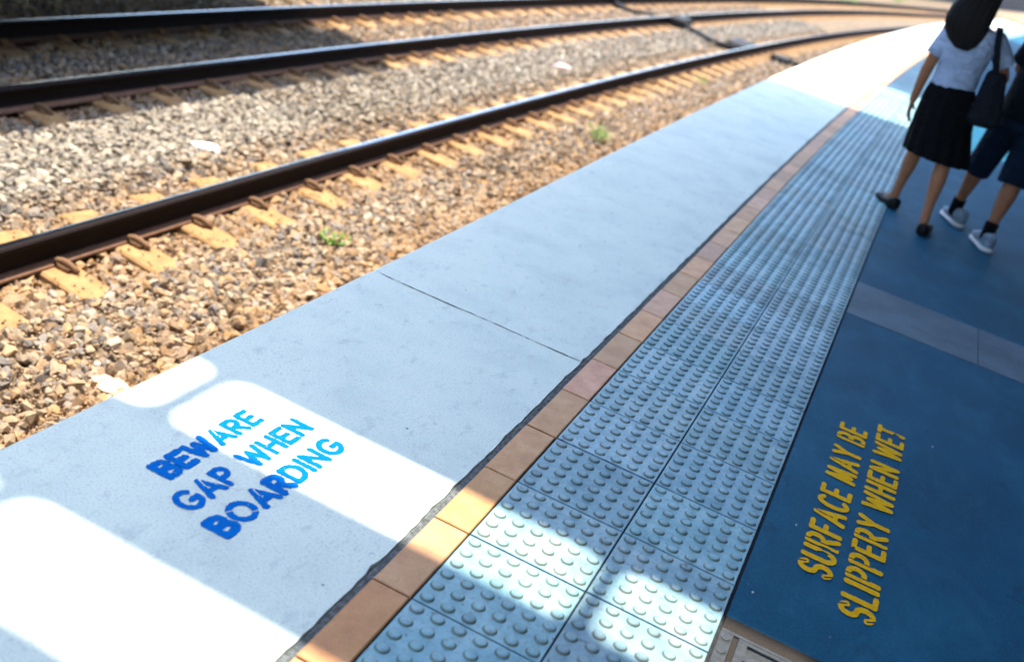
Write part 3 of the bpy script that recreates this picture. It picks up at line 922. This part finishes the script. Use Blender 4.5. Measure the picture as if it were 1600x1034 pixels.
# ------------------------------------------------------------------ people
def skin_mat(name, c):
    m, nt, b = mat(name, .6, .12)
    f = noise(nt, pos(nt), 18, 4)
    nt.links.new(ramp(nt, f, [(.3, [k*.88 for k in c]), (.7, [min(1, k*1.1) for k in c])]), b.inputs['Base Color'])
    b.inputs['Subsurface Weight'].default_value = .08
    b.inputs['Subsurface Radius'].default_value = (.012, .005, .003)
    return m
def cloth(name, c, rough=.9, wr=8):
    m, nt, b = mat(name, rough, .15)
    p = pos(nt)
    f = noise(nt, p, wr, 4, .6, dist=.8)
    nt.links.new(ramp(nt, f, [(.3, [k*.85 for k in c]), (.7, [min(1, k*1.1) for k in c])]), b.inputs['Base Color'])
    bump(nt, b, noise(nt, pos(nt, (1., 1., 2.2)), 11, 3, .55, dist=1.5), .9, .04)
    return m
MSKIN = skin_mat('skin', (.33, .15, .078))
MSKIN2 = skin_mat('skin_tan', (.27, .125, .068))
def m_hair():
    m, nt, b = mat('black_hair', .5, .25)
    w = noise(nt, pos(nt, (1, 1, .06)), 150, 4, .7)
    nt.links.new(ramp(nt, w, [(.3, (.0015, .0012, .0015)), (.7, (.008, .006, .006))]), b.inputs['Base Color'])
    bump(nt, b, w, .8, .01)
    return m
MHAIR = m_hair()
MSHIRT = cloth('white_shirt_cotton', (.40, .50, .68))
MSKIRT = cloth('black_skirt_cloth', (.0025, .003, .004))
MNAVY = cloth('navy_shirt_cloth', (.003, .005, .010))
MSHORT = cloth('dark_blue_denim', (.004, .013, .030))
MSHOE = simple('black_shoe_leather', (.004, .0045, .006), .55, .2, var=.2)
MSNK = simple('sneaker_fabric', (.18, .26, .34), .7, .3, var=.5, scale=28)
MSOLE = simple('sneaker_sole', (.66, .68, .70), .7, .3, var=.1)
MSOCK = cloth('black_sock', (.003, .003, .004))
MBAG = cloth('charcoal_bag_canvas', (.010, .013, .018))
MEYE = simple('eye', (.5, .48, .46), .2, .5, var=.02)

def limb(bm, p0, r0, p1, r1, n=14, round0=True, round1=True, sq=1.0):
    """tapered limb; sq flattens it front to back"""
    p0, p1 = Vector(p0), Vector(p1); t = (p1-p0)
    L = t.length; t.normalize()
    a = t.cross(Vector((0, 1, 0)))
    if a.length < .1: a = t.cross(Vector((1, 0, 0)))
    a.normalize(); b_ = t.cross(a).normalized()
    secs = []
    if round0: secs += [(-r0*math.cos(x), r0*math.sin(x)) for x in (.25, .7, 1.15)]
    secs += [(0, r0), (L, r1)]
    if round1: secs += [(L + r1*math.cos(x), r1*math.sin(x)) for x in (1.15, .7, .25)]
    rings = [[bm.verts.new(p0 + t*z + a*r*math.cos(2*math.pi*k/n) + b_*r*sq*math.sin(2*math.pi*k/n)) for k in range(n)] for z, r in secs]
    for A, B in zip(rings[:-1], rings[1:]):
        for k in range(n): bm.faces.new((A[k], A[(k+1) % n], B[(k+1) % n], B[k]))
    bm.faces.new(rings[0][::-1]); bm.faces.new(rings[-1])
def ell(bm, c, r, rot=None):
    M_ = Matrix.Translation(Vector(c)) @ (rot.to_4x4() if rot else Matrix.Identity(4)) @ Matrix.Diagonal((*r, 1))
    bmesh.ops.create_icosphere(bm, subdivisions=3, radius=1, matrix=M_)
def rings_to(bm, secs, n=28, axis=None, pleat=0, np_=0, cap=(True, True)):
    """stack of ellipses: (cx, cy, z, rx, ry)"""
    R_ = []
    for i, (cx, cy, z, rx, ry) in enumerate(secs):
        k = pleat*i/max(1, len(secs)-1)
        R_.append([bm.verts.new((cx + rx*(1+k*math.sin(np_*t))*math.cos(t), cy + ry*(1+k*math.sin(np_*t))*math.sin(t), z)) for t in [2*math.pi*j/n for j in range(n)]])
    for A, B in zip(R_[:-1], R_[1:]):
        for k in range(n): bm.faces.new((A[k], A[(k+1) % n], B[(k+1) % n], B[k]))
    if cap[0]: bm.faces.new(R_[0][::-1])
    if cap[1]: bm.faces.new(R_[-1])
def fuse(bm, name, m, parent=None, org=None, voxel=.005, smooth=5):
    """merge overlapping volumes into one continuous skin"""
    bmesh.ops.recalc_face_normals(bm, faces=bm.faces)
    me = bpy.data.meshes.new(name); bm.to_mesh(me); bm.free()
    t = bpy.data.objects.new('tmp', me); COL.objects.link(t)
    r = t.modifiers.new('r', 'REMESH'); r.mode = 'VOXEL'; r.voxel_size = voxel
    s = t.modifiers.new('s', 'SMOOTH'); s.iterations = smooth; s.factor = .5
    dg = bpy.context.evaluated_depsgraph_get()
    out = bpy.data.meshes.new_from_object(t.evaluated_get(dg))
    bpy.data.objects.remove(t); out.name = name
    if org is not None: out.transform(Matrix.Translation(-Vector(org)))
    out.materials.clear(); out.materials.append(m)
    out.polygons.foreach_set('use_smooth', [True]*len(out.polygons))
    o = link(name, out, parent)
    if parent is None and org is not None: o.location = org
    return o
def hand(bm, wrist, d, out, s=1.0, curl=.35):
    """palm, four unequal fingers and a thumb; d: direction down the hand, out: towards the thumb side"""
    w = Vector(wrist); d = Vector(d).normalized(); o = Vector(out); o = (o - d*o.dot(d)).normalized(); nrm = d.cross(o).normalized()
    pl = .078*s
    for k in (-1.5, -.5, .5, 1.5):
        limb(bm, w + o*k*.010*s, .013*s, w + d*pl + o*k*.0175*s, .0105*s, 10)
    for k, L in ((1.5, .062), (.5, .072), (-.5, .067), (-1.5, .052)):
        a = w + d*pl + o*k*.0185*s
        b_ = a + (d + nrm*curl*.4)*L*.5*s
        c = b_ + (d + nrm*curl*1.3)*L*.32*s
        e = c + (d + nrm*curl*2.2)*L*.24*s
        limb(bm, a, .0088*s, b_, .0082*s, 8); limb(bm, b_, .0082*s, c, .0076*s, 8); limb(bm, c, .0076*s, e, .0066*s, 8)
    a = w + d*.02*s + o*.020*s; b_ = a + (d*.7 + o*.75 + nrm*.2)*.036*s; c = b_ + (d + o*.35 + nrm*.3)*.028*s
    limb(bm, a, .0115*s, b_, .0098*s, 8); limb(bm, b_, .0098*s, c, .0080*s, 8)
def head(bm, c, s=1.0):
    c = Vector(c)
    ell(bm, c + Vector((0, -.010, .022))*s, (.071*s, .088*s, .083*s))
    ell(bm, c + Vector((0, .030, -.040))*s, (.052*s, .055*s, .062*s))
    ell(bm, c + Vector((0, .060, -.082))*s, (.024*s, .022*s, .020*s))
    limb(bm, c + Vector((0, .078, .012))*s, .008*s, c + Vector((0, .098, -.020))*s, .013*s, 8)
    ell(bm, c + Vector((0, .080, -.052))*s, (.024*s, .010*s, .008*s))
    for q in (-1, 1):
        ell(bm, c + Vector((q*.073, -.002, -.004))*s, (.010*s, .018*s, .030*s))
        ell(bm, c + Vector((q*.030, .070, .020))*s, (.017*s, .012*s, .006*s))
def leg(bm, hip, knee, ank, s=1.0):
    hip, knee, ank = Vector(hip), Vector(knee), Vector(ank)
    limb(bm, hip, .078*s, knee, .050*s)
    cf = knee.lerp(ank, .30) + Vector((0, -.014, 0))*s
    limb(bm, knee, .048*s, cf, .049*s); limb(bm, cf, .049*s, knee.lerp(ank, .72), .031*s); limb(bm, knee.lerp(ank, .72), .031*s, ank, .029*s)
def foot(bm, ank, heel, toe, s=1.0):
    ank, heel, toe = Vector(ank), Vector(heel), Vector(toe); d = (toe-heel)
    limb(bm, heel + Vector((0, 0, .030))*s, .028*s, ank, .031*s)
    limb(bm, heel + d*.06 + Vector((0, 0, .030))*s, .030*s, heel + d*.62 + Vector((0, 0, .030))*s, .034*s)
    limb(bm, heel + d*.55 + Vector((0, 0, .026))*s, .036*s, toe - d*.10 + Vector((0, 0, .020))*s, .022*s)
    limb(bm, ank, .030*s, heel + d*.55 + Vector((0, 0, .040))*s, .028*s)
def shoe_pts(heel, toe, w, prof):
    """shoe outline rings from heel to toe: prof of (t, half width, bottom, top)"""
    heel, toe = Vector(heel), Vector(toe); d = toe-heel; L = d.length; d.normalize(); sd = Vector((d.y, -d.x, 0)).normalized(); up = sd.cross(d); up = up if up.z > 0 else -up
    R_ = []
    for t, hw, z0, z1 in prof:
        c = heel + d*L*t
        R_.append([c + sd*hw*w*math.copysign(abs(math.cos(a))**.7, math.cos(a)) + up*((z0+z1)/2 + (z1-z0)/2*math.copysign(abs(math.sin(a))**.7, math.sin(a))) for a in [2*math.pi*k/16 for k in range(16)]])
    return R_

# --- the woman in a white shirt
WO = Vector((.72, 5.28, 0))
p1 = bmesh.new()
hipL, hipR = (.625, 5.30, .76), (.755, 5.27, .76)
kneeL, kneeR = (.622, 5.46, .405), (.795, 5.19, .415)
ankL, ankR = (.618, 5.525, .085), (.826, 5.09, .085)
heelL, toeL = (.636, 5.50, .0), (.525, 5.695, .0)
heelR, toeR = (.838, 5.065, .0), (.862, 5.285, .0)
leg(p1, hipL, kneeL, ankL, .93); leg(p1, hipR, kneeR, ankR, .93)
foot(p1, ankL, heelL, toeL, .76); foot(p1, ankR, heelR, toeR, .76)
rings_to(p1, [(.69, 5.285, .70, .11, .085), (.678, 5.285, .78, .108, .082), (.668, 5.285, .90, .100, .076), (.66, 5.285, 1.0, .120, .085), (.65, 5.285, 1.10, .142, .090), (.65, 5.285, 1.16, .135, .075), (.652, 5.285, 1.20, .07, .055)])
limb(p1, (.650, 5.28, 1.17), .045, (.632, 5.295, 1.33), .042)
head(p1, (.622, 5.305, 1.405), .96)
shL, shR = (.520, 5.285, 1.135), (.800, 5.285, 1.150)
elL, wrL = (.490, 5.275, .880), (.487, 5.305, .690)
elR, wrR = (.905, 5.33, .960), (.840, 5.50, 1.045)
limb(p1, shL, .043, elL, .033); limb(p1, elL, .034, wrL, .022); limb(p1, shR, .043, elR, .033); limb(p1, elR, .034, wrR, .022)
hand(p1, wrL, (.06, .03, -1), (.2, 1, 0), .85)
hand(p1, wrR, (-.35, .35, .85), (0, .6, -.3), .85, .9)
woman = fuse(p1, 'person', MSKIN, org=WO, voxel=.0045, smooth=4)
tag(woman, 'person in white shirt and black skirt walking away, arm hanging by the tactile paving', 'person')
q = bmesh.new()      # hair: a long fall down the back
rings_to(q, [(.622, 5.30, 1.512, .02, .02), (.622, 5.295, 1.495, .062, .066), (.621, 5.285, 1.455, .090, .098), (.618, 5.272, 1.40, .102, .102), (.608, 5.250, 1.335, .112, .090), (.596, 5.228, 1.26, .122, .070),
             (.592, 5.212, 1.19, .124, .058), (.598, 5.204, 1.13, .112, .048), (.612, 5.200, 1.08, .082, .036), (.625, 5.198, 1.045, .040, .022)], 56, pleat=.07, np_=19)
fuse(q, 'hair', MHAIR, woman, WO, .006, 3)
q = bmesh.new()
rings_to(q, [(.662, 5.285, .800, .128, .106), (.664, 5.285, .86, .126, .100), (.660, 5.285, .95, .126, .096), (.653, 5.285, 1.05, .146, .102), (.652, 5.285, 1.13, .152, .095), (.652, 5.285, 1.175, .130, .078), (.654, 5.288, 1.205, .062, .056)])
limb(q, (.535, 5.285, 1.140), .052, (.494, 5.278, .965), .052, round1=False); limb(q, (.785, 5.285, 1.15), .054, (.890, 5.318, 1.03), .052, round1=False)
fuse(q, 'shirt', MSHIRT, woman, WO, .006, 3)
q = bmesh.new()
rings_to(q, [(.668, 5.285, .850, .120, .098), (.672, 5.285, .815, .140, .108), (.682, 5.285, .76, .156, .120), (.700, 5.29, .62, .172, .145), (.725, 5.30, .50, .190, .175), (.742, 5.30, .415, .200, .195)], 64, pleat=.05, np_=14)
fuse(q, 'skirt', MSKIRT, woman, WO, .008, 2)
for h_, t_ in ((heelL, toeL), (heelR, toeR)):
    mb = MB()
    mb.loft(shoe_pts(h_, t_, 1.0, [(-.13, .012, .002, .058), (-.10, .030, 0, .074), (.04, .038, 0, .074), (.25, .039, 0, .056), (.45, .041, 0, .042), (.65, .044, 0, .050), (.82, .042, 0, .048), (.97, .030, .001, .034), (1.04, .012, .004, .020)]))
    mb.build('shoe', MSHOE, woman, smooth=True, loc=WO).location = (0, 0, 0)
for sx in (-1, 1):
    q = bmesh.new(); ell(q, (.622 + sx*.029, 5.375, 1.415), (.010, .007, .008)); me = bpy.data.meshes.new('eye'); me2 = q.to_mesh(me); q.free(); me.transform(Matrix.Translation(-WO)); me.materials.append(MEYE); link('eye', me, woman)
# her shoulder bag
bag = thing('shoulder_bag', (.87, 5.19, .74), 'charcoal shoulder bag hanging on its strap behind the white shirt', 'bag')
q = bmesh.new()
for k in (0, 1):
    limb(q, (.850+k*.09, 5.195, .74), .048, (.835+k*.05, 5.20, .965), .035, sq=.9)
limb(q, (.85, 5.19, .72), .048, (.94, 5.19, .73), .048); limb(q, (.895, 5.19, .74), .05, (.86, 5.195, .95), .04)
fuse(q, 'pouch', MBAG, bag, bag.location, .008, 4)
mb = MB()
sp_ = [(.850, 5.175, .97), (.820, 5.168, 1.06), (.790, 5.180, 1.14), (.775, 5.235, 1.203), (.770, 5.285, 1.218), (.775, 5.345, 1.19), (.795, 5.40, 1.08), (.86, 5.37, .98), (.90, 5.24, .96)]
prev = None
for i, pnt in enumerate(sp_):
    a = Vector(sp_[min(i+1, len(sp_)-1)]) - Vector(sp_[max(i-1, 0)]); a.normalize()
    sd = Vector((1, .15, .1)); sd = (sd - a*sd.dot(a)).normalized(); nn = a.cross(sd)
    pnt = Vector(pnt); row = [mb.vert(pnt + sd*s1*.018 + nn*s2*.003) for s1, s2 in ((-1, -1), (1, -1), (1, 1), (-1, 1))]
    if prev:
        for k in range(4): mb.face((prev[k], prev[(k+1) % 4], row[(k+1) % 4], row[k]))
    prev = row
mb.build('strap', MBAG, bag, loc=bag.location).location = (0, 0, 0)

# --- the companion in navy and dark shorts
PO = Vector((1.13, 5.5, 0))
p2 = bmesh.new()
hipL, hipR = (1.060, 5.50, .80), (1.215, 5.46, .80)
kneeL, kneeR = (1.015, 5.66, .44), (1.215, 5.40, .44)
ankL, ankR = (.995, 5.745, .095), (1.200, 5.315, .095)
heelL, toeL = (1.045, 5.70, .012), (.965, 5.935, .012)
heelR, toeR = (1.222, 5.29, .012), (1.165, 5.535, .012)
leg(p2, hipL, kneeL, ankL, 1.05); leg(p2, hipR, kneeR, ankR, 1.08)
foot(p2, ankL, heelL, toeL, .82); foot(p2, ankR, heelR, toeR, .82)
rings_to(p2, [(1.14, 5.48, .74, .13, .10), (1.14, 5.48, .84, .150, .11), (1.14, 5.48, 1.0, .135, .095), (1.145, 5.48, 1.15, .155, .10), (1.15, 5.48, 1.27, .15, .09), (1.15, 5.48, 1.33, .07, .06)])
limb(p2, (1.15, 5.475, 1.29), .05, (1.15, 5.49, 1.42), .047); head(p2, (1.15, 5.50, 1.50), 1.02)
for sx, sh, el, wr in ((-1, (1.0, 5.48, 1.255), (.985, 5.56, 1.03), (1.06, 5.72, 1.06)), (1, (1.30, 5.48, 1.255), (1.36, 5.46, .99), (1.37, 5.50, .77))):
    limb(p2, sh, .05, el, .038); limb(p2, el, .039, wr, .026)
    hand(p2, wr, (.05, .12, -1), (0, 1, .1), .95)
man = fuse(p2, 'person', MSKIN2, org=PO, voxel=.0045, smooth=4)
tag(man, 'person in navy top, dark blue shorts, black socks and sneakers walking at the right', 'person')
q = bmesh.new(); ell(q, (1.15, 5.485, 1.535), (.083, .100, .082)); ell(q, (1.15, 5.45, 1.49), (.076, .070, .075)); fuse(q, 'hair', MHAIR, man, PO, .006, 3)
q = bmesh.new()
rings_to(q, [(1.14, 5.48, .76, .180, .150), (1.14, 5.48, .92, .175, .145), (1.145, 5.48, 1.10, .178, .135), (1.15, 5.48, 1.24, .178, .118), (1.15, 5.48, 1.30, .145, .09), (1.15, 5.48, 1.335, .068, .062)])
limb(q, (1.015, 5.48, 1.255), .066, (.968, 5.495, 1.05), .066, round1=False); limb(q, (1.285, 5.48, 1.255), .066, (1.345, 5.465, 1.05), .066, round1=False)
fuse(q, 'shirt', MNAVY, man, PO, .007, 3)
q = bmesh.new()
rings_to(q, [(1.14, 5.48, .70, .16, .13), (1.14, 5.48, .88, .152, .118)])
limb(q, (1.065, 5.50, .80), .100, (1.010, 5.64, .37), .082, round1=False); limb(q, (1.21, 5.47, .80), .105, (1.212, 5.40, .40), .092, round1=False)
fuse(q, 'shorts', MSHORT, man, PO, .007, 3)
for h_, t_, a_ in ((heelL, toeL, ankL), (heelR, toeR, ankR)):
    mb = MB()
    mb.loft(shoe_pts(h_, t_, 1.0, [(-.13, .016, .014, .080), (-.10, .038, .012, .098), (.06, .045, .012, .104), (.25, .046, .012, .104), (.45, .047, .012, .085), (.65, .050, .012, .062), (.85, .047, .012, .050), (1.0, .032, .014, .036), (1.07, .014, .016, .026)]))
    o = mb.build('shoe', MSNK, man, smooth=True, loc=PO); o.location = (0, 0, 0)
    mb = MB()
    mb.loft(shoe_pts(h_, t_, 1.06, [(-.15, .016, -.011, .010), (-.11, .039, -.012, .014), (.08, .043, -.012, .014), (.45, .045, -.012, .012), (.65, .052, -.012, .012), (.85, .049, -.012, .012), (1.02, .033, -.011, .012), (1.09, .014, -.006, .010)]))
    s_ = mb.build('sole', MSOLE, o, smooth=True, loc=PO); s_.location = (0, 0, 0)
    q = bmesh.new(); a_ = Vector(a_); limb(q, a_ + Vector((0, 0, -.02)), .037, a_ + (Vector(kneeL if a_.x < 1.1 else kneeR) - a_).normalized()*.075, .042, round1=False)
    fuse(q, 'sock', MSOCK, man, PO, .005, 2)
for sx in (-1, 1):
    q = bmesh.new(); ell(q, (1.15 + sx*.030, 5.575, 1.512), (.010, .007, .008)); me = bpy.data.meshes.new('eye'); q.to_mesh(me); q.free(); me.transform(Matrix.Translation(-PO)); me.materials.append(MEYE); link('eye', me, man)
